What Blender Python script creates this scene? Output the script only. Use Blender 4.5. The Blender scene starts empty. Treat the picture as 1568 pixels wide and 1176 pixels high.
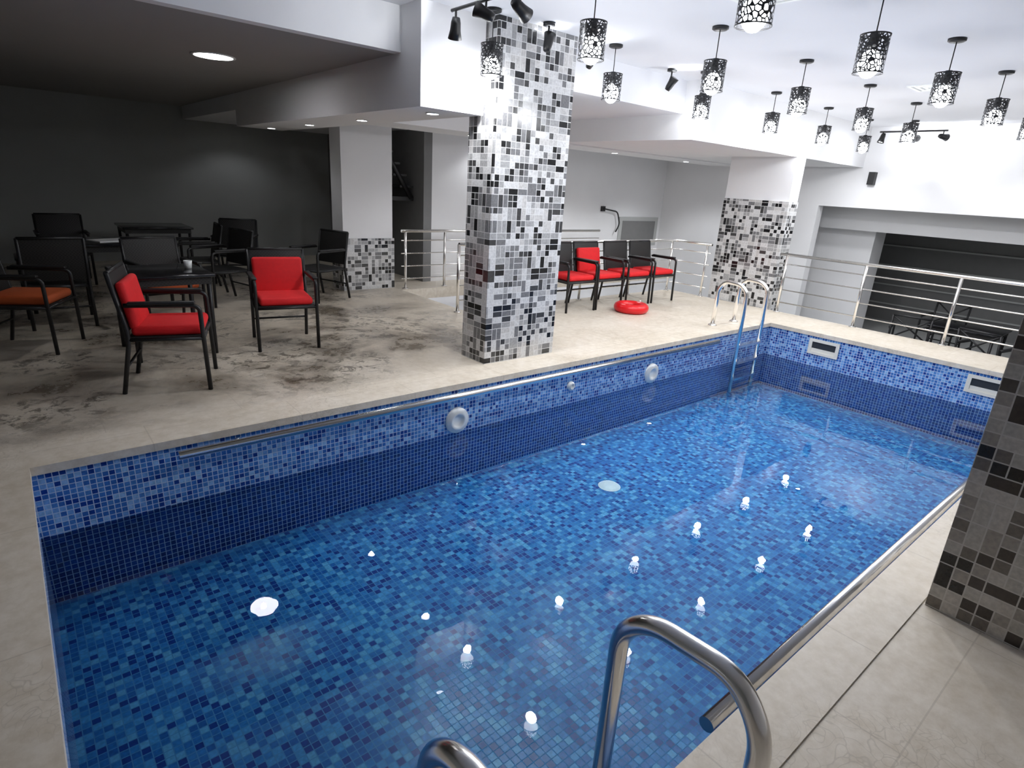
import bpy, bmesh, math, random
from mathutils import Vector, Matrix
random.seed(3)
sc=bpy.context.scene
sc.view_settings.view_transform='Standard'
sc.view_settings.look='None'
sc.view_settings.exposure=0.0

# ---------------- materials ----------------
def new_mat(name):
    m=bpy.data.materials.new(name); m.use_nodes=True
    nt=m.node_tree
    return m,nt,nt.nodes['Principled BSDF']
class NH:
    def __init__(s,nt): s.nt=nt
    def n(s,t,**k):
        x=s.nt.nodes.new(t)
        for a,b in k.items(): setattr(x,a,b)
        return x
    def link(s,a,b): s.nt.links.new(a,b)
    def setin(s,inp,v):
        if isinstance(v,bpy.types.NodeSocket): s.link(v,inp)
        else: inp.default_value=v
    def m(s,op,a,b=None,c=None):
        x=s.n('ShaderNodeMath',operation=op)
        s.setin(x.inputs[0],a)
        if b is not None: s.setin(x.inputs[1],b)
        if c is not None: s.setin(x.inputs[2],c)
        return x.outputs[0]
    def mix(s,f,a,b,bt='MIX'):
        x=s.n('ShaderNodeMix',data_type='RGBA',blend_type=bt)
        s.setin(x.inputs[0],f); s.setin(x.inputs[6],a); s.setin(x.inputs[7],b)
        return x.outputs[2]
    def pos(s):
        g=s.n('ShaderNodeNewGeometry'); sp=s.n('ShaderNodeSeparateXYZ'); s.link(g.outputs['Position'],sp.inputs[0])
        return g.outputs['Position'],sp.outputs[0],sp.outputs[1],sp.outputs[2]
    def comb(s,a,b,c=0.0):
        x=s.n('ShaderNodeCombineXYZ'); s.setin(x.inputs[0],a); s.setin(x.inputs[1],b); s.setin(x.inputs[2],c); return x.outputs[0]
    def white(s,v):
        x=s.n('ShaderNodeTexWhiteNoise',noise_dimensions='3D'); s.link(v,x.inputs['Vector']); return x.outputs['Value']
    def noise(s,v,scale,detail=4,rough=.55,dist=0):
        x=s.n('ShaderNodeTexNoise'); s.link(v,x.inputs['Vector']); x.inputs['Scale'].default_value=scale
        x.inputs['Detail'].default_value=detail; x.inputs['Roughness'].default_value=rough; x.inputs['Distortion'].default_value=dist
        return x.outputs['Fac']
    def ramp(s,f,stops,interp='LINEAR'):
        x=s.n('ShaderNodeValToRGB'); r=x.color_ramp; r.interpolation=interp
        while len(r.elements)<len(stops): r.elements.new(0.5)
        for e,(p,c) in zip(r.elements,stops):
            e.position=p; e.color=(*c,1) if len(c)==3 else c
        s.link(f,x.inputs[0]); return x.outputs[0]
    def clampramp(s,v,a,b):
        x=s.n('ShaderNodeMapRange'); s.setin(x.inputs[0],v); x.inputs[1].default_value=a; x.inputs[2].default_value=b; return x.outputs[0]
    def bump(s,h,strength=.3,dist=.01):
        x=s.n('ShaderNodeBump'); x.inputs['Strength'].default_value=strength; x.inputs['Distance'].default_value=dist
        s.link(h,x.inputs['Height']); return x.outputs[0]

def simple(name,col,rough=.5,metal=0,emis=0,noise=0.0,nscale=8,sample=True):
    m,nt,b=new_mat(name); h=NH(nt)
    b.inputs['Base Color'].default_value=(*col,1); b.inputs['Roughness'].default_value=rough; b.inputs['Metallic'].default_value=metal
    if emis:
        b.inputs['Emission Color'].default_value=(*col,1); b.inputs['Emission Strength'].default_value=emis
        if not sample: m.cycles.emission_sampling='NONE'
    if noise:
        p,_,_,_=h.pos(); f=h.noise(p,nscale)
        c=h.mix(f,tuple(x*(1-noise) for x in col)+(1,),tuple(min(1,x*(1+noise)) for x in col)+(1,))
        h.link(c,b.inputs['Base Color'])
    return m

def tile_mat(name,size,stops,grout,gcol,merge=False,plane='wall',rough=.15,navy_below=None,navy=None):
    m,nt,b=new_mat(name); h=NH(nt)
    p,x,y,z=h.pos()
    if plane=='wall': u=h.m('ADD',x,y); v=z
    else: u=x; v=y
    U=h.m('DIVIDE',h.m('ADD',u,50.0),size); V=h.m('DIVIDE',h.m('ADD',v,50.0),size)
    sx=sy=1.0
    if merge:
        cu=h.m('FLOOR',h.m('DIVIDE',U,2.0)); cv=h.m('FLOOR',h.m('DIVIDE',V,2.0))
        r=h.white(h.comb(cu,cv,7.3))
        sx=h.m('ADD',1.0,h.m('GREATER_THAN',r,.70))
        sy=h.m('ADD',1.0,h.m('ADD',h.m('GREATER_THAN',r,.975),h.m('LESS_THAN',r,.17)))
        U=h.m('DIVIDE',U,sx); V=h.m('DIVIDE',V,sy)
    fu=h.m('FRACT',U); fv=h.m('FRACT',V)
    rid=h.white(h.comb(h.m('FLOOR',U),h.m('FLOOR',V),h.m('MULTIPLY',sx,3.1) if merge else 1.0))
    col=h.ramp(rid,stops,'CONSTANT')
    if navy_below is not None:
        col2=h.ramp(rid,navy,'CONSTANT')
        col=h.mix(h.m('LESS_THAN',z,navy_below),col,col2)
    eu=h.m('MULTIPLY',h.m('MINIMUM',fu,h.m('SUBTRACT',1.0,fu)),sx)
    ev=h.m('MULTIPLY',h.m('MINIMUM',fv,h.m('SUBTRACT',1.0,fv)),sy)
    g=h.m('LESS_THAN',h.m('MINIMUM',eu,ev),grout)
    nz=h.noise(p,60,2)
    col=h.mix(.35,col,h.mix(1.0,col,h.ramp(nz,[(.3,(.45,.45,.45)),(.7,(1.3,1.3,1.3))]),'MULTIPLY'))
    c=h.mix(g,col,(*gcol,1))
    h.link(c,b.inputs['Base Color'])
    h.link(h.m('ADD',rough,h.m('MULTIPLY',g,.5)),b.inputs['Roughness'])
    h.link(h.bump(h.m('SUBTRACT',h.m('MULTIPLY',rid,.25),g),.25,.002),b.inputs['Normal'])
    return m

M={}
M['pillar']=tile_mat('mosaic_greyscale',.054,[(0,(.64,.64,.64)),(.24,(.38,.38,.38)),(.42,(.19,.19,.195)),(.60,(.06,.06,.06)),(.74,(.015,.015,.016)),(.87,(.56,.55,.54))],.05,(.66,.66,.65),merge=True)
M['pillarwarm']=tile_mat('mosaic_warm_grey',.054,[(0,(.66,.62,.56)),(.26,(.44,.40,.35)),(.44,(.22,.19,.16)),(.60,(.07,.055,.045)),(.74,(.018,.015,.013)),(.86,(.60,.57,.51))],.05,(.68,.65,.60),merge=True)
blue=[(0,(.010,.13,.42)),(.22,(.025,.22,.54)),(.42,(.06,.32,.63)),(.58,(.005,.05,.28)),(.74,(.015,.17,.48)),(.88,(.12,.41,.66))]
wallb=[(0,(.04,.15,.46)),(.22,(.08,.24,.58)),(.42,(.18,.38,.72)),(.58,(.012,.05,.28)),(.74,(.05,.18,.53)),(.88,(.28,.50,.78))]
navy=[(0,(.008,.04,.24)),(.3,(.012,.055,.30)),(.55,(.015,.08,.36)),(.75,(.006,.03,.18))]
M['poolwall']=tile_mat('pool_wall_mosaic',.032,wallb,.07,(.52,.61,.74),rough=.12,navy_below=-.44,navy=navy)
M['poolfloor']=tile_mat('pool_floor_mosaic',.038,blue,.06,(.08,.28,.52),plane='floor',rough=.3)
M['white']=simple('white_plaster',(.81,.81,.82),.8,noise=.03,nscale=3)
M['ceil']=simple('ceiling_paint',(.81,.815,.84),.85,noise=.02,nscale=2)
M['grey']=simple('grey_plaster',(.46,.47,.46),.85,noise=.08,nscale=2)
M['loungewall']=simple('lounge_plaster',(.30,.31,.30),.85,noise=.1,nscale=1.5)
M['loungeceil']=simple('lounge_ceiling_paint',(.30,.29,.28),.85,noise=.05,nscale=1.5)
M['darkwall']=simple('dark_plaster',(.20,.20,.20),.8,noise=.1)
M['steel']=simple('stainless_steel',(.92,.90,.87),.2,1.0)
M['black']=simple('black_metal',(.008,.008,.009),.45)
M['glassblack']=simple('black_glass',(.008,.008,.01),.12)
M['red']=simple('red_fabric',(.66,.006,.010),.75,noise=.12,nscale=30)
M['orange']=simple('orange_fabric',(.45,.08,.015),.75,noise=.12,nscale=30)
M['redvinyl']=simple('red_vinyl',(.7,.01,.015),.3)
M['plastic']=simple('white_plastic',(.86,.88,.86),.3)
M['cream']=simple('cream_plastic',(.74,.71,.62),.4)
M['hole']=simple('dark_hole',(.02,.025,.03),.6)
M['paper']=simple('paper',(.8,.8,.8),.7)
M['bulb']=simple('bulb_glow',(.93,.96,1.0),.5,emis=16,sample=False)
M['spotface']=simple('spot_glow',(.95,.97,1.0),.5,emis=30,sample=False)
M['panel']=simple('downlight_glow',(.97,.97,1.0),.5,emis=30,sample=False)
# woven rattan
m,nt,b=new_mat('black_weave'); h=NH(nt); tc=h.n('ShaderNodeTexCoord'); w=h.n('ShaderNodeTexChecker'); w.inputs['Scale'].default_value=70
h.link(tc.outputs['Object'],w.inputs['Vector']); w.inputs['Color1'].default_value=(.016,.015,.014,1); w.inputs['Color2'].default_value=(.005,.005,.005,1)
h.link(w.outputs['Color'],b.inputs['Base Color']); b.inputs['Roughness'].default_value=.6; h.link(h.bump(w.outputs['Fac'],.4,.003),b.inputs['Normal']); M['weave']=m
# travertine deck
def stone(name,size,stains_and_tone):
    m,nt,b=new_mat(name); h=NH(nt); p,x,y,z=h.pos()
    n1=h.noise(p,1.6,6,.6,.6); n2=h.noise(p,14,6,.7)
    c=h.ramp(n1,[(.3,(.55,.48,.375)),(.5,(.67,.60,.495)),(.7,(.75,.69,.60))])
    c=h.mix(.45,c,h.ramp(n2,[(.35,(.51,.435,.33)),(.65,(.79,.73,.64))]))
    vo=h.n('ShaderNodeTexVoronoi',feature='DISTANCE_TO_EDGE'); vo.inputs['Scale'].default_value=11
    wv=h.n('ShaderNodeVectorMath',operation='ADD'); h.link(p,wv.inputs[0])
    nn=h.n('ShaderNodeTexNoise'); nn.inputs['Scale'].default_value=4; h.link(p,nn.inputs['Vector']); h.link(nn.outputs['Color'],wv.inputs[1]); h.link(wv.outputs[0],vo.inputs['Vector'])
    veins=h.m('MULTIPLY',h.m('SUBTRACT',1.0,h.clampramp(vo.outputs[0],.0,.05)),h.clampramp(h.noise(p,.9,2),.5,.56))
    c=h.mix(h.m('MULTIPLY',veins,.4),c,(.34,.29,.22,1))
    rough=h.m('ADD',.28,h.m('MULTIPLY',n2,.3))
    if stains_and_tone:
        mk=h.m('MULTIPLY',h.clampramp(x,4.6,3.4),h.clampramp(y,4.1,4.5))
        c=h.mix(h.m('MULTIPLY',mk,.28),c,(.24,.20,.15,1))  # even darker base tone across the lounge end of the deck
        n3=h.noise(p,.9,9,.66,.35)
        s=h.clampramp(n3,.47,.60)
        c=h.mix(h.m('MULTIPLY',h.m('MULTIPLY',s,mk),.8),c,(.105,.08,.055,1))
        n4=h.noise(p,7,8,.8,.5)
        s2=h.m('MULTIPLY',h.clampramp(n4,.50,.57),h.clampramp(h.noise(p,.8,2),.45,.53))
        c=h.mix(h.m('MULTIPLY',h.m('MULTIPLY',s2,mk),.75),c,(.06,.045,.03,1))
        rough=h.m('SUBTRACT',rough,h.m('MULTIPLY',h.m('MULTIPLY',s,mk),.18))
    fx=h.m('FRACT',h.m('DIVIDE',h.m('ADD',x,30.13),size)); fy=h.m('FRACT',h.m('DIVIDE',h.m('ADD',y,30.18),size))
    e=h.m('MINIMUM',h.m('MINIMUM',fx,h.m('SUBTRACT',1.0,fx)),h.m('MINIMUM',fy,h.m('SUBTRACT',1.0,fy)))
    j=h.m('LESS_THAN',e,.0035)
    c=h.mix(h.m('MULTIPLY',j,.35),c,(.35,.30,.24,1))
    h.link(c,b.inputs['Base Color']); h.link(rough,b.inputs['Roughness'])
    h.link(h.bump(n2,.12,.003),b.inputs['Normal'])
    return m
M['deck']=stone('travertine_deck',.8,True)
M['coping']=stone('travertine_coping',.9,False)
# water
m,nt,b=new_mat('pool_water'); nt.nodes.remove(b); h=NH(nt); out=nt.nodes['Material Output']
tr=h.n('ShaderNodeBsdfTransparent'); tr.inputs[0].default_value=(.84,.96,1.0,1)
gl=h.n('ShaderNodeBsdfGlossy'); gl.inputs['Roughness'].default_value=.012
fr=h.n('ShaderNodeFresnel'); fr.inputs['IOR'].default_value=1.33
p,_,_,_=h.pos(); nz=h.noise(p,2.2,3,.5); bp=h.bump(nz,.08,.02); h.link(bp,gl.inputs['Normal']); h.link(bp,fr.inputs['Normal'])
mx=h.n('ShaderNodeMixShader'); h.link(fr.outputs[0],mx.inputs[0]); h.link(tr.outputs[0],mx.inputs[1]); h.link(gl.outputs[0],mx.inputs[2]); h.link(mx.outputs[0],out.inputs[0]); M['water']=m
# perforated shade
m,nt,b=new_mat('perforated_shade'); h=NH(nt); tc=h.n('ShaderNodeTexCoord'); vo=h.n('ShaderNodeTexVoronoi',feature='DISTANCE_TO_EDGE'); vo.inputs['Scale'].default_value=42; h.link(tc.outputs['Object'],vo.inputs['Vector'])
b.inputs['Base Color'].default_value=(.03,.03,.032,1); b.inputs['Roughness'].default_value=.35; b.inputs['Metallic'].default_value=.3
h.link(h.m('LESS_THAN',vo.outputs['Distance'],.14),b.inputs['Alpha']); M['shade']=m

# ---------------- mesh builder ----------------
class MB:
    def __init__(s,name): s.name=name; s.bm=bmesh.new(); s.mats=[]
    def mi(s,k):
        if k not in s.mats: s.mats.append(k)
        return s.mats.index(k)
    def box(s,x0,x1,y0,y1,z0,z1,mat,M4=None):
        c=[(x0,y0,z0),(x1,y0,z0),(x1,y1,z0),(x0,y1,z0),(x0,y0,z1),(x1,y0,z1),(x1,y1,z1),(x0,y1,z1)]
        vs=[s.bm.verts.new(M4@Vector(p) if M4 else p) for p in c]
        k=s.mi(mat)
        for f in [(3,2,1,0),(4,5,6,7),(0,1,5,4),(1,2,6,5),(2,3,7,6),(3,0,4,7)]:
            fc=s.bm.faces.new([vs[i] for i in f]); fc.material_index=k
    def rbox(s,cx,cy,cz,sx,sy,sz,r,mat,rot=None,seg=3):
        t=bmesh.new(); bmesh.ops.create_cube(t,size=1)
        for v in t.verts: v.co=Vector((v.co.x*sx,v.co.y*sy,v.co.z*sz))
        bmesh.ops.bevel(t,geom=t.edges[:]+t.verts[:],offset=r,segments=seg,profile=.5,affect='EDGES')
        Mx=Matrix.Translation((cx,cy,cz))@(rot.to_4x4() if rot else Matrix())
        k=s.mi(mat); mp={}
        for v in t.verts: mp[v]=s.bm.verts.new(Mx@v.co)
        for f in t.faces:
            fc=s.bm.faces.new([mp[v] for v in f.verts]); fc.material_index=k; fc.smooth=True
        t.free()
    def tube(s,pts,r,mat,n=10,bend=0.0,cap=True):
        P=[Vector(p) for p in pts]
        if bend>0:
            Q=[P[0]]
            for i in range(1,len(P)-1):
                a,b_,c=P[i-1],P[i],P[i+1]; d1=(a-b_); d2=(c-b_); q=min(bend,d1.length*.48,d2.length*.48)
                A=b_+d1.normalized()*q; C=b_+d2.normalized()*q
                for k in range(7):
                    t=k/6; Q.append(A*(1-t)**2+b_*2*t*(1-t)+C*t*t)
            Q.append(P[-1]); P=Q
        k=s.mi(mat); rings=[]; T=(P[1]-P[0]).normalized()
        up=Vector((0,0,1)) if abs(T.z)<.9 else Vector((1,0,0)); Nn=(up-T*up.dot(T)).normalized()
        for i,p in enumerate(P):
            if i==0: t=(P[1]-P[0]).normalized()
            elif i==len(P)-1: t=(P[-1]-P[-2]).normalized()
            else: t=((P[i+1]-p).normalized()+(p-P[i-1]).normalized()).normalized()
            Nn=(Nn-t*Nn.dot(t)).normalized(); B=t.cross(Nn)
            sc_=1.0
            if 0<i<len(P)-1:
                cs=t.dot((P[i+1]-p).normalized()); sc_=1/max(.6,cs)
            rings.append([s.bm.verts.new(p+(Nn*math.cos(2*math.pi*j/n)+B*math.sin(2*math.pi*j/n))*r*sc_) for j in range(n)])
        for i in range(len(rings)-1):
            for j in range(n):
                f=s.bm.faces.new([rings[i][j],rings[i][(j+1)%n],rings[i+1][(j+1)%n],rings[i+1][j]]); f.smooth=True; f.material_index=k
        if cap:
            f=s.bm.faces.new(rings[0][::-1]); f.material_index=k
            f=s.bm.faces.new(rings[-1]); f.material_index=k
    def lathe(s,prof,mat,Mx=Matrix(),n=24,smooth=True,close=False):
        k=s.mi(mat); rings=[]
        for (r,z) in prof:
            if r<1e-6: rings.append([s.bm.verts.new(Mx@Vector((0,0,z)))])
            else: rings.append([s.bm.verts.new(Mx@Vector((r*math.cos(2*math.pi*j/n),r*math.sin(2*math.pi*j/n),z))) for j in range(n)])
        idx=list(range(len(rings)-1))
        pairs=[(rings[i],rings[i+1]) for i in idx]
        if close: pairs.append((rings[-1],rings[0]))
        for a,b_ in pairs:
            for j in range(n):
                q=[a[j%len(a)],a[(j+1)%len(a)],b_[(j+1)%len(b_)],b_[j%len(b_)]]
                u=[]
                for v in q:
                    if v not in u: u.append(v)
                if len(u)>=3:
                    f=s.bm.faces.new(u); f.material_index=k; f.smooth=smooth
    def sphere(s,c,r,mat,n=14,sz=1.0):
        prof=[(r*math.sin(math.pi*i/8),-r*sz*math.cos(math.pi*i/8)) for i in range(9)]
        prof[0]=(0,prof[0][1]); prof[-1]=(0,prof[-1][1])
        s.lathe(prof,mat,Matrix.Translation(c),n)
    def done(s,loc=(0,0,0),rz=0,recalc=True):
        if recalc: bmesh.ops.recalc_face_normals(s.bm,faces=s.bm.faces[:])
        me=bpy.data.meshes.new(s.name); s.bm.to_mesh(me); s.bm.free()
        for k in s.mats: me.materials.append(M[k])
        o=bpy.data.objects.new(s.name,me); bpy.context.collection.objects.link(o); o.location=loc; o.rotation_euler=(0,0,rz); return o
def boxobj(name,*a):
    b_=MB(name); b_.box(*a); return b_.done()
def inst(o,name,loc,rz=0):
    c=bpy.data.objects.new(name,o.data); bpy.context.collection.objects.link(c); c.location=loc; c.rotation_euler=(0,0,rz); return c

# ---------------- dims ----------------
PX0,PX1,PY0,PY1=-.134,7.93,.60,3.82
WZ=-.44; FZ=-.88; LZ=-.8
RX=11.3; CZ=2.85
# floor (deck)
f=MB('floor'); T=-.16
f.box(-3,PX0-.3,-3,12,T,0,'deck')
f.box(PX0-.3,8.9,-3,PY0-.17,T,0,'deck')
f.box(PX1+.3,8.9,PY0-.17,PY1+.3,T,0,'deck')
f.box(PX0-.3,4.45,PY1+.3,12,T,0,'deck')
f.box(4.45,8.9,PY1+.3,6.25,T,0,'deck')
f.box(4.45,RX,7.85,12,T,0,'deck')
f.done()
c=MB('pool_coping'); z0,z1=-.045,.006; o=.02
c.box(PX0-.3,PX0+o,PY0-.17,PY1+.3,z0,z1,'coping')
c.box(PX1-o,PX1+.3,PY0-.17,PY1+.3,z0,z1,'coping')
c.box(PX0+o,PX1-o,PY0-.17,PY0+o,z0,z1,'coping')
c.box(PX0+o,PX1-o,PY1-o,PY1+.3,z0,z1,'coping')
c.done()
s=MB('swimming_pool'); w=.15
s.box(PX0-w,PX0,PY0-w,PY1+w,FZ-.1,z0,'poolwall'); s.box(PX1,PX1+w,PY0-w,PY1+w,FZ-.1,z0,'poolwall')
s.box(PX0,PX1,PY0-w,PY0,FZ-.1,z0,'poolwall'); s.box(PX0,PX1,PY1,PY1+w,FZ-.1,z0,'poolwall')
s.box(PX0,PX1,PY0,PY1,FZ-.1,FZ,'poolfloor'); s.done()
wt=MB('pool_water'); k=wt.mi('water'); wt.bm.faces.new([wt.bm.verts.new(p) for p in [(PX0,PY0,WZ),(PX1,PY0,WZ),(PX1,PY1,WZ),(PX0,PY1,WZ)]]); wt.done(recalc=False)
# lower level
boxobj('floor_lower',8.9,15,-3,8.4,LZ-.1,LZ,'grey')
boxobj('floor_stairwell',4.45,8.9,6.25,7.85,LZ-.1,LZ,'white')
boxobj('wall_platform_east',8.78,8.9,-3,6.25,LZ,T,'white')
boxobj('wall_platform_north',4.45,8.78,6.13,6.25,LZ,T,'white')
boxobj('wall_stairwell_north',4.45,RX,7.85,7.97,LZ,T,'white')
boxobj('wall_stairwell_west',4.33,4.45,6.25,7.85,LZ,T,'white')
st=MB('descending_stairs')
for i in range(4):
    st.box(4.451+i*.28,4.45+(i+1)*.28,6.252,7.848,LZ,-.16*(i+1),'white')
st.done()

# walls
boxobj('wall_back',-3.2,RX+.2,12,12.2,0,2.95,'loungewall')
boxobj('wall_left',-3.2,-3,-3,12,0,2.95,'loungewall')
boxobj('wall_near',-3.2,15,-3.2,-3,-1,2.95,'white')
boxobj('wall_stair_back',5.3,RX,8.4,8.55,0,2.33,'white')
boxobj('wall_stair_side',5.15,5.3,8.4,12,0,2.33,'darkwall')
wr=MB('wall_right'); wr.box(RX,RX+.2,-3,5.0,1.57,2.95,'white'); wr.box(RX,RX+.2,5.0,12,LZ,2.95,'white'); wr.done()
boxobj('wall_lower_far',15,15.2,-3,8.4,LZ,2.95,'darkwall')
lb=MB('beam_lower_room'); lb.box(12.0,12.3,-3,8.4,1.18,1.57,'white'); lb.box(11.5,15,-3,8.4,1.57,1.65,'grey'); lb.done()
boxobj('wall_lower_pier',12.3,12.8,4.3,5.4,LZ,1.57,'white')
# wall slats in the lower room
n=MB('wall_slats')
for i in range(5): n.box(14.96,15,-3,8.4,LZ+.35+i*.42,LZ+.38+i*.42,'grey')
n.done()
# ceilings
boxobj('ceiling',-3,RX,-3,4.6,CZ,2.95,'ceil')
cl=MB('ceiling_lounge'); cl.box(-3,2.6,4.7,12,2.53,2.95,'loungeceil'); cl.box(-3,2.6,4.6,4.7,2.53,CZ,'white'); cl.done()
boxobj('beam_lounge',2.6,3.2,4.3,9,2.13,CZ,'white')
boxobj('ceiling_mid',3.2,6.3,4.56,6.6,2.5,CZ,'ceil')
boxobj('ceiling_box',6.3,RX,4.4,6.6,2.22,CZ,'white')
boxobj('beam_cross',3.2,RX,6.6,7.3,2.2,2.95,'white')
bc=MB('ceiling_back'); bc.box(3.2,RX,7.3,12,2.33,2.95,'ceil'); bc.box(2.6,3.2,9,12,2.33,2.95,'ceil'); bc.done()
# columns
boxobj('mosaic_pillar',3.22,4.09,4.16,4.52,0,CZ,'pillar')
boxobj('mosaic_pillar',2.77,3.64,-.40,.42,0,CZ,'pillarwarm')
cp=MB('mosaic_pillar'); cp.box(8.92,9.22,4.38,5.45,LZ,1.6,'pillar'); cp.box(8.95,9.22,4.40,5.45,1.6,2.22,'white'); cp.done()
cp=MB('half_tiled_column'); cp.box(3.63,4.45,8.08,8.45,0,.74,'pillar'); cp.box(3.65,4.43,8.10,8.45,.74,2.33,'white'); cp.done()
# dark upper staircase
us=MB('upper_staircase')
us.box(4.5,5.14,8.7,9.5,1.26,1.32,'black')
for i in range(5): us.box(4.90-i*.12,5.14-i*.12,8.7,9.5,1.46+i*.17,1.49+i*.17,'black')
us.tube([(5.1,8.7,1.3),(4.5,8.7,2.2)],.04,'black')
us.tube([(5.1,9.45,0),(5.1,9.45,1.3)],.03,'black'); us.tube([(4.55,9.45,0),(4.55,9.45,1.3)],.03,'black'); us.done()

# ---------------- railings ----------------
def railing(name,path,posts,z0=0.0,H=.86,bars=4):
    r=MB(name)
    r.tube([(x,y,z0+H) for x,y in path],.022,'steel',bend=.08)
    for i in range(bars):
        zz=z0+H*(.18+.66*i/(bars-1)); r.tube([(x,y,zz) for x,y in path],.009,'steel',n=8,bend=.06)
    for x,y in posts:
        r.tube([(x,y,z0),(x,y,z0+H)],.02,'steel'); r.lathe([(0,0),(.045,0),(.045,.012),(0,.012)],'steel',Matrix.Translation((x,y,z0)),16)
    return r.done()
railing('stainless_railing',[(8.84,4.3),(8.84,-2.9)],[(8.84,4.2),(8.84,3.1),(8.84,2.02),(8.84,.94),(8.84,-.14),(8.84,-1.3)])
railing('stainless_railing',[(4.31,6.18),(8.84,6.18),(8.84,5.47)],[(4.31,6.18),(5.4,6.18),(6.55,6.18),(7.7,6.18),(8.75,6.18),(8.84,5.55)])
railing('stainless_railing',[(4.48,7.92),(8.8,7.92)],[(4.55,7.92),(5.25,7.92),(6.4,7.92),(7.6,7.92)])
# pool hand rails
def handrail(name,y,yw,x0,x1,br,z=-.055):
    r=MB(name); r.tube([(x0,y,z),(x1,y,z)],.027,'steel',n=16)
    for x in br:
        r.tube([(x,y,z),(x,y,z-.03),(x,yw,z-.03)],.010,'steel',bend=.015); 
        r.tube([(x,yw-(.012 if yw>y else -.012),z-.03),(x,yw,z-.03)],.032,'steel')
    r.done()
handrail('pool_handrail',3.72,3.82,.58,6.5,[.95,2.7,4.4,6.1],z=-.07)
handrail('pool_handrail',.665,.60,1.5,6.6,[1.8,3.2,4.7,6.2],z=-.035)
# ladders
def ladder(name,x0,x1,yin,yout,sgn):
    l=MB(name)
    for x in (x0,x1):
        l.tube([(x,yout,0.0),(x,yout+sgn*.01,.50),(x,yout+sgn*.09,.60),(x,yin-sgn*.09,.585),(x,yin,.50),(x,yin,FZ+.08)],.026,'steel',n=20,bend=.08)
        l.lathe([(0,0),(.055,0),(.055,.012),(.028,.03),(0,.03)],'steel',Matrix.Translation((x,yout,.005)),20)
    for i in range(3):
        z=-.18-.22*i; l.box(x0,x1,yin-.045,yin+.045,z-.015,z+.015,'steel')
    l.done()
ladder('pool_ladder',.49,1.085,.755,.345,1)
ladder('pool_ladder',6.93,7.45,3.70,4.10,-1)

# pool fittings
def disc(name,x,z,r):
    d=MB(name); Mx=Matrix.Translation((x,3.82,z))@Matrix.Rotation(math.pi/2,4,'X')
    d.lathe([(0,.012),(r*.42,.012),(r*.48,.03),(r*.68,.036),(r*.74,.022),(r*.97,.02),(r,.0)],'plastic',Mx,32); d.done()
disc('pool_light',2.69,-.325,.115); disc('pool_light',5.35,-.325,.115); disc('return_inlet',4.05,-.25,.045)
for y in (3.05,1.3):
    k=MB('pool_skimmer'); X=PX1
    k.box(X-.02,X,y-.19,y+.19,-.28,-.245,'cream');k.box(X-.02,X,y-.19,y+.19,-.115,-.08,'cream')
    k.box(X-.02,X,y-.19,y-.15,-.245,-.115,'cream');k.box(X-.02,X,y+.15,y+.19,-.245,-.115,'cream')
    k.box(X-.006,X,y-.15,y+.15,-.245,-.115,'hole'); k.box(X-.012,X-.006,y-.15,y+.15,-.245,-.20,'cream'); k.done()
d=MB('floor_drain'); d.lathe([(0,.02),(.07,.02),(.09,.008),(.1,0)],'plastic',Matrix.Translation((3.75,2.95,FZ)),24); d.done()

# ---------------- chairs ----------------
def chair_mesh(seat,back,xback=False):
    c=MB('garden_armchair'); fr='black'
    for sx in (-1,1):
        x=.265*sx
        c.tube([(x,-.25,0),(x,-.235,.62),(x,-.20,.645),(x,.235,.65)],.016,fr,n=8,bend=.05)
        c.rbox(x,0,.665,.05,.42,.022,.009,fr)
        c.tube([(x*.95,.31,0),(x*.95,.23,.42),(x*.95,.31,.87)],.016,fr,n=8,bend=.08)
        c.tube([(x,-.24,.40),(x*.95,.23,.40)],.014,fr,n=8)
    c.tube([(-.265,-.24,.40),(.265,-.24,.40)],.014,fr,n=8); c.tube([(-.25,.235,.40),(.25,.235,.40)],.014,fr,n=8)
    c.tube([(-.25,.31,.87),(.25,.31,.87)],.016,fr,n=8)
    c.tube([(-.25,.27,.2),(.25,.27,.2)],.010,fr,n=8)
    c.rbox(0,0,.408,.50,.47,.022,.008,'weave')
    rot=Matrix.Rotation(-math.atan2(.08,.45),3,'X')
    if xback:
        c.tube([(-.25,.25,.50),(.25,.31,.86)],.012,fr,n=8); c.tube([(.25,.25,.50),(-.25,.31,.86)],.012,fr,n=8); c.tube([(-.25,.25,.50),(.25,.25,.50)],.012,fr,n=8)
    else: c.rbox(0,.272,.665,.49,.02,.42,.008,'weave',rot)
    if seat: c.rbox(0,-.01,.455,.47,.46,.075,.03,seat)
    if back: c.rbox(0,.222,.635,.46,.065,.34,.028,back,rot)
    return c
def chair(loc,rz,seat=None,back=None,xb=False): return chair_mesh(seat,back,xb).done((loc[0],loc[1],0),rz)
chair((1.93,5.68),-.19,'red','red')
chair((.84,4.98),math.radians(72),'red','red')
for x,b_ in ((5.9,None),(6.47,'red'),(7.12,None),(7.72,None)): chair((x,5.76),random.uniform(-.05,.05),'red',b_)
chair((.05,6.5),math.radians(65),'orange')
chair((1.15,6.80),math.radians(10),'orange')
chair((-.42,8.3),math.radians(80)); chair((1.95,7.9),math.radians(-75)); chair((1.88,8.8),math.radians(-95))
chair((.55,9.9),0); chair((2.55,9.35),math.radians(-25)); chair((.3,7.45),math.radians(180))
chair((3.1,7.7),math.radians(-70))
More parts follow.
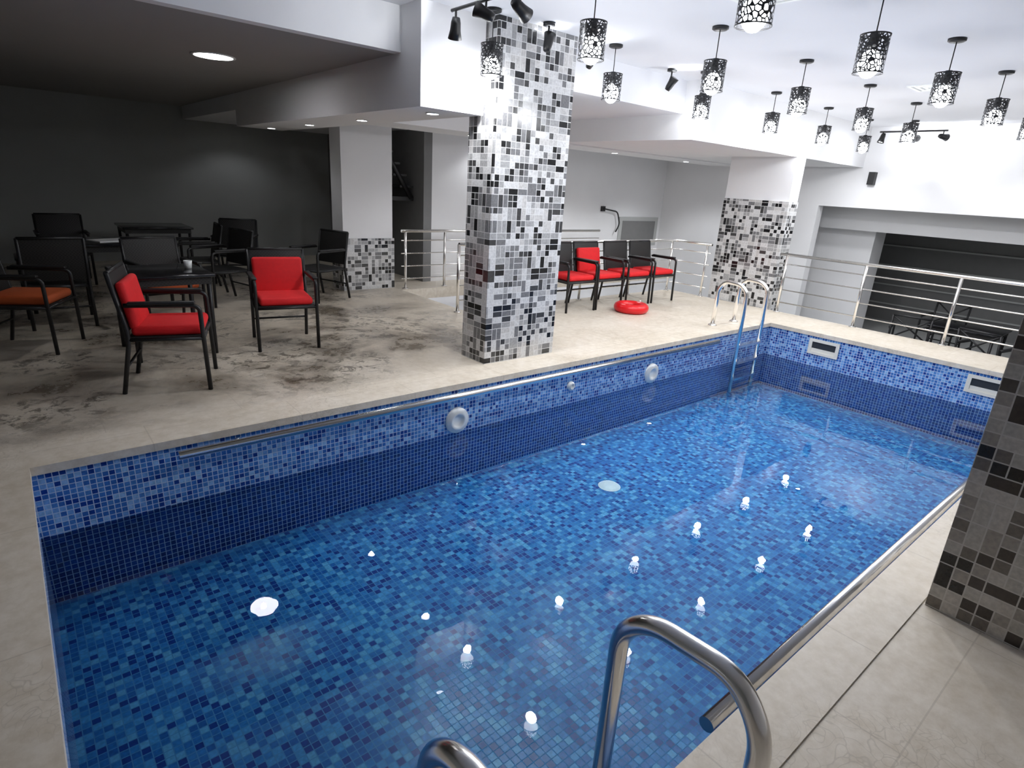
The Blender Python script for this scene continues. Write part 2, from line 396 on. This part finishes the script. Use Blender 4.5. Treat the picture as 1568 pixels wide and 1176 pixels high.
def table(loc,w,d,rz=0,hh=.72):
    t=MB('patio_table')
    t.rbox(0,0,hh-.015,w,d,.03,.008,'glassblack')
    t.box(-w/2+.03,w/2-.03,-d/2+.03,-d/2+.05,hh-.09,hh-.03,'weave'); t.box(-w/2+.03,w/2-.03,d/2-.05,d/2-.03,hh-.09,hh-.03,'weave')
    t.box(-w/2+.03,-w/2+.05,-d/2+.05,d/2-.05,hh-.09,hh-.03,'weave'); t.box(w/2-.05,w/2-.03,-d/2+.05,d/2-.05,hh-.09,hh-.03,'weave')
    for a in (-1,1):
        for b_ in (-1,1): t.tube([(a*(w/2-.05),b_*(d/2-.05),0),(a*(w/2-.05),b_*(d/2-.05),hh-.03)],.02,'black',n=8)
    return t.done((loc[0],loc[1],0),rz)
table((.97,5.92),.7,.7,.05); table((.75,8.35),1.4,.85); table((1.7,10.4),.9,.8)
p=MB('papers'); p.box(-.24,.12,-.12,.15,0,.012,'paper'); p.box(.13,.42,-.08,.22,0,.005,'paper'); p.done((.95,8.28,.722),.4)
p=MB('coffee_cup'); p.lathe([(0,.001),(.028,.001),(.036,.07),(.032,.07),(.025,.008),(0,.008)],'plastic',n=20); p.done((1.2,5.95,.72))
# float ring
r=MB('swim_ring'); R=.18; q=.065
r.lathe([(R+q*math.cos(2*math.pi*i/16),q+q*math.sin(2*math.pi*i/16)) for i in range(16)],'redvinyl',n=40,close=True)
r.tube([(R,0,.125),(R+.01,0,.145)],.012,'plastic'); r.done((6.6,5.2,0))

# ---------------- lamps ----------------
def pendant_mesh():
    p=MB('pendant_lamp')  # origin at ceiling
    p.lathe([(0,0),(.062,0),(.062,-.018),(.05,-.025),(0,-.025)],'black')
    p.tube([(0,0,-.02),(0,0,-.25)],.004,'black',n=6)
    p.lathe([(0,-.22),(.024,-.22),(.026,-.31),(0,-.31)],'black')
    p.lathe([(.086,-.235),(.086,-.455)],'shade',n=32)
    p.lathe([(.088,-.235),(.088,-.243),(.084,-.243),(.084,-.235)],'black',n=32,close=True)
    p.lathe([(.088,-.45),(.088,-.456),(.084,-.456),(.084,-.45)],'black',n=32,close=True)
    for a in range(3):
        an=a*2*math.pi/3; p.tube([(0,0,-.239),(.084*math.cos(an),.084*math.sin(an),-.239)],.003,'black',n=6)
    p.sphere((0,0,-.400),.066,'bulb',sz=1.25,n=20)
    return p
PL=[(x,y) for y in (4.08,3.02) for x in (3.1,4.5,5.95,7.45,8.9)]+[(x,1.8) for x in (2.95,4.35,5.8,7.3,8.75)]+[(10.3,4.08),(10.3,1.8)]
base=pendant_mesh().done((PL[0][0],PL[0][1],CZ)); pens=[base]
for x,y in PL[1:]: pens.append(inst(base,'pendant_lamp',(x,y,CZ),random.uniform(0,6)))
PW=bpy.data.lights.new('bulb_light','SPOT'); PW.energy=27; PW.shadow_soft_size=.045; PW.color=(.96,.97,1); PW.spot_size=math.radians(172); PW.spot_blend=.5
PU=bpy.data.lights.new('bulb_uplight','POINT'); PU.energy=9.5; PU.shadow_soft_size=.04; PU.color=(.96,.97,1)
for q_ in pens:
    l=bpy.data.objects.new('bulb_light',PW); bpy.context.collection.objects.link(l); l.parent=q_; l.location=(0,0,-.535)
    l=bpy.data.objects.new('bulb_uplight',PU); bpy.context.collection.objects.link(l); l.parent=q_; l.location=(0,0,-.535)
def spot_light(loc,target,power,ang=75,col=(.93,.96,1)):
    L=bpy.data.lights.new('spot_beam','SPOT'); L.energy=power; L.spot_size=math.radians(ang); L.spot_blend=.5; L.shadow_soft_size=.03; L.color=col
    o=bpy.data.objects.new('spot_beam',L); bpy.context.collection.objects.link(o); o.location=loc
    o.rotation_euler=(Vector(target)-Vector(loc)).to_track_quat('-Z','Y').to_euler(); return o
def head(mb,mount,piv,direc,power):
    d=Vector(direc).normalized(); piv=Vector(piv)
    mb.tube([mount,piv],.008,'black',n=8)
    q=d.to_track_quat('Z','Y').to_matrix().to_4x4(); Mx=Matrix.Translation(piv)@q
    mb.lathe([(0,-.06),(.026,-.06),(.034,-.03),(.038,.02),(.050,.075),(.044,.075),(.034,.03)],'black',Mx,20)
    mb.lathe([(0,.06),(.041,.06)],'spotface',Mx,20)
    return piv+d*.09,piv+d*1.0,power
def fixture(name,bar,heads):
    mb=MB(name); sp=[]
    if bar: mb.tube(bar,.012,'black',n=8); mid=(Vector(bar[0])+Vector(bar[-1]))/2; mb.lathe([(0,0),(.05,0),(.05,-.025),(0,-.025)],'black',Matrix.Translation((mid.x,mid.y,CZ))); mb.tube([(mid.x,mid.y,CZ),mid],.008,'black',n=6)
    for m_,pv,d,pw in heads: sp.append(head(mb,m_,pv,d,pw))
    if not bar:
        mb.lathe([(0,0),(.05,0),(.05,-.025),(0,-.025)],'black',Matrix.Translation((heads[0][0][0],heads[0][0][1],CZ)))
    ob=mb.done()
    for a,b_,pw in sp:
        l=spot_light(a,b_,pw,110); l.parent=ob
fixture('track_spotlight',[(2.67,3.2,2.74),(2.67,4.0,2.74)],[((2.67,3.95,2.74),(2.67,3.95,2.63),(.2,.4,-1),8),((2.67,3.6,2.74),(2.67,3.6,2.66),(-.6,.6,.35),16),((2.67,3.25,2.74),(2.67,3.25,2.64),(.9,.1,-.4),14)])
for x,y,d in ((3.62,4.02,(.3,.1,.9)),(4.32,4.2,(-.2,-.6,.7)),(5.65,4.3,(.1,-.5,.8)),(6.2,4.25,(.1,.3,-.9))):
    fixture('ceiling_spotlight',None,[((x,y,CZ),(x,y,2.70),d,8)])
fixture('track_spotlight',[(10.6,3.1,2.70),(10.6,4.0,2.70)],[((10.6,3.15,2.70),(10.6,3.15,2.62),(.8,-.4,-.1),18),((10.6,3.5,2.70),(10.6,3.5,2.60),(1,0,.1),18),((10.6,3.95,2.70),(10.6,3.95,2.62),(-.2,.1,-1),30)])
def downlight(name,x,y,z,r,pw,mat='panel'):
    d=MB(name); d.lathe([(r,0),(r*1.15,-.001),(r*1.15,-.008),(r,-.01)],'plastic',Matrix.Translation((x,y,z)),28)
    d.lathe([(0,-.006),(r,-.006)],mat,Matrix.Translation((x,y,z)),28); ob=d.done()
    if pw: l=spot_light((x,y,z-.02),(x,y,0),pw,130); l.parent=ob
downlight('round_ceiling_light',1.66,6.26,2.53,.16,14)
for x,y,z,pw in ((2.9,4.6,2.13,6),(2.92,5.95,2.13,5),(2.92,7.3,2.13,4),(2.92,8.6,2.13,4),(7.9,6.95,2.2,60),(9.9,6.95,2.2,60),(6.3,8.0,2.33,20),(5.0,6.95,2.2,22)):
    downlight('added_fill_downlight',x,y,z,.05,pw)
downlight('added_fill_downlight',3.3,11.2,2.33,.045,10)
downlight('added_fill_downlight',13.6,2.2,1.57,.06,12)  # fill lamp added to brighten the lower room, no known fixture

# wall details
n=MB('wall_hatch'); n.box(9.9,11.2,8.38,8.4,.5,1.1,'grey'); n.box(10.0,11.1,8.375,8.38,.58,1.02,'darkwall'); n.done()
n=MB('wall_hose'); n.tube([(9.35,8.38,1.25),(9.35,8.33,1.25),(9.75,8.33,1.2),(9.85,8.33,.95),(9.75,8.33,.8)],.014,'black',bend=.08); n.box(9.30,9.40,8.36,8.4,1.2,1.3,'black'); n.done()
n=MB('air_vent'); n.box(7.3,7.9,6.58,6.6,2.32,2.44,'plastic')
for i in range(5): n.box(7.33,7.87,6.572,6.58,2.335+i*.02,2.343+i*.02,'darkwall')
n.done()
for vx,vy in ((7.85,2.55),(4.0,2.4)):
    n=MB('ceiling_vent')
    for k_,hw in enumerate((.19,.13,.07)):
        z_=CZ-.012
        for a,b_,c_,d_ in ((-hw,hw,-hw,-hw+.03),(-hw,hw,hw-.03,hw),(-hw,-hw+.03,-hw+.03,hw-.03),(hw-.03,hw,-hw+.03,hw-.03)):
            n.box(vx+a,vx+b_,vy+c_,vy+d_,z_,CZ,'plastic')
    n.done()
n=MB('wall_speaker'); n.box(11.2,11.3,4.15,4.25,1.95,2.15,'black'); n.done()
# lower level furniture
for x,y,a in ((10.55,2.85,100),(10.3,1.85,80),(12.2,1.2,-80),(12.3,2.9,-95)):
    o=chair((x,y),math.radians(a),xb=True); o.location.z=LZ
o=table((11.3,2.3),.9,.9); o.location.z=LZ

# world
wd=bpy.data.worlds.new('World'); sc.world=wd; wd.use_nodes=True
wd.node_tree.nodes['Background'].inputs[0].default_value=(.5,.55,.6,1); wd.node_tree.nodes['Background'].inputs[1].default_value=.05
# camera
cd=bpy.data.cameras.new('Camera'); cam=bpy.data.objects.new('Camera',cd); bpy.context.collection.objects.link(cam)
R=Matrix(((.7694,.1618,-.6179),(-.6361,.2822,-.7182),(.0583,.9456,.3201)))
cam.matrix_world=Matrix.Translation((0,0,1.6))@R.to_quaternion().to_matrix().to_4x4()
cd.sensor_width=36; cd.lens=20.69; cd.clip_start=.05
sc.camera=cam
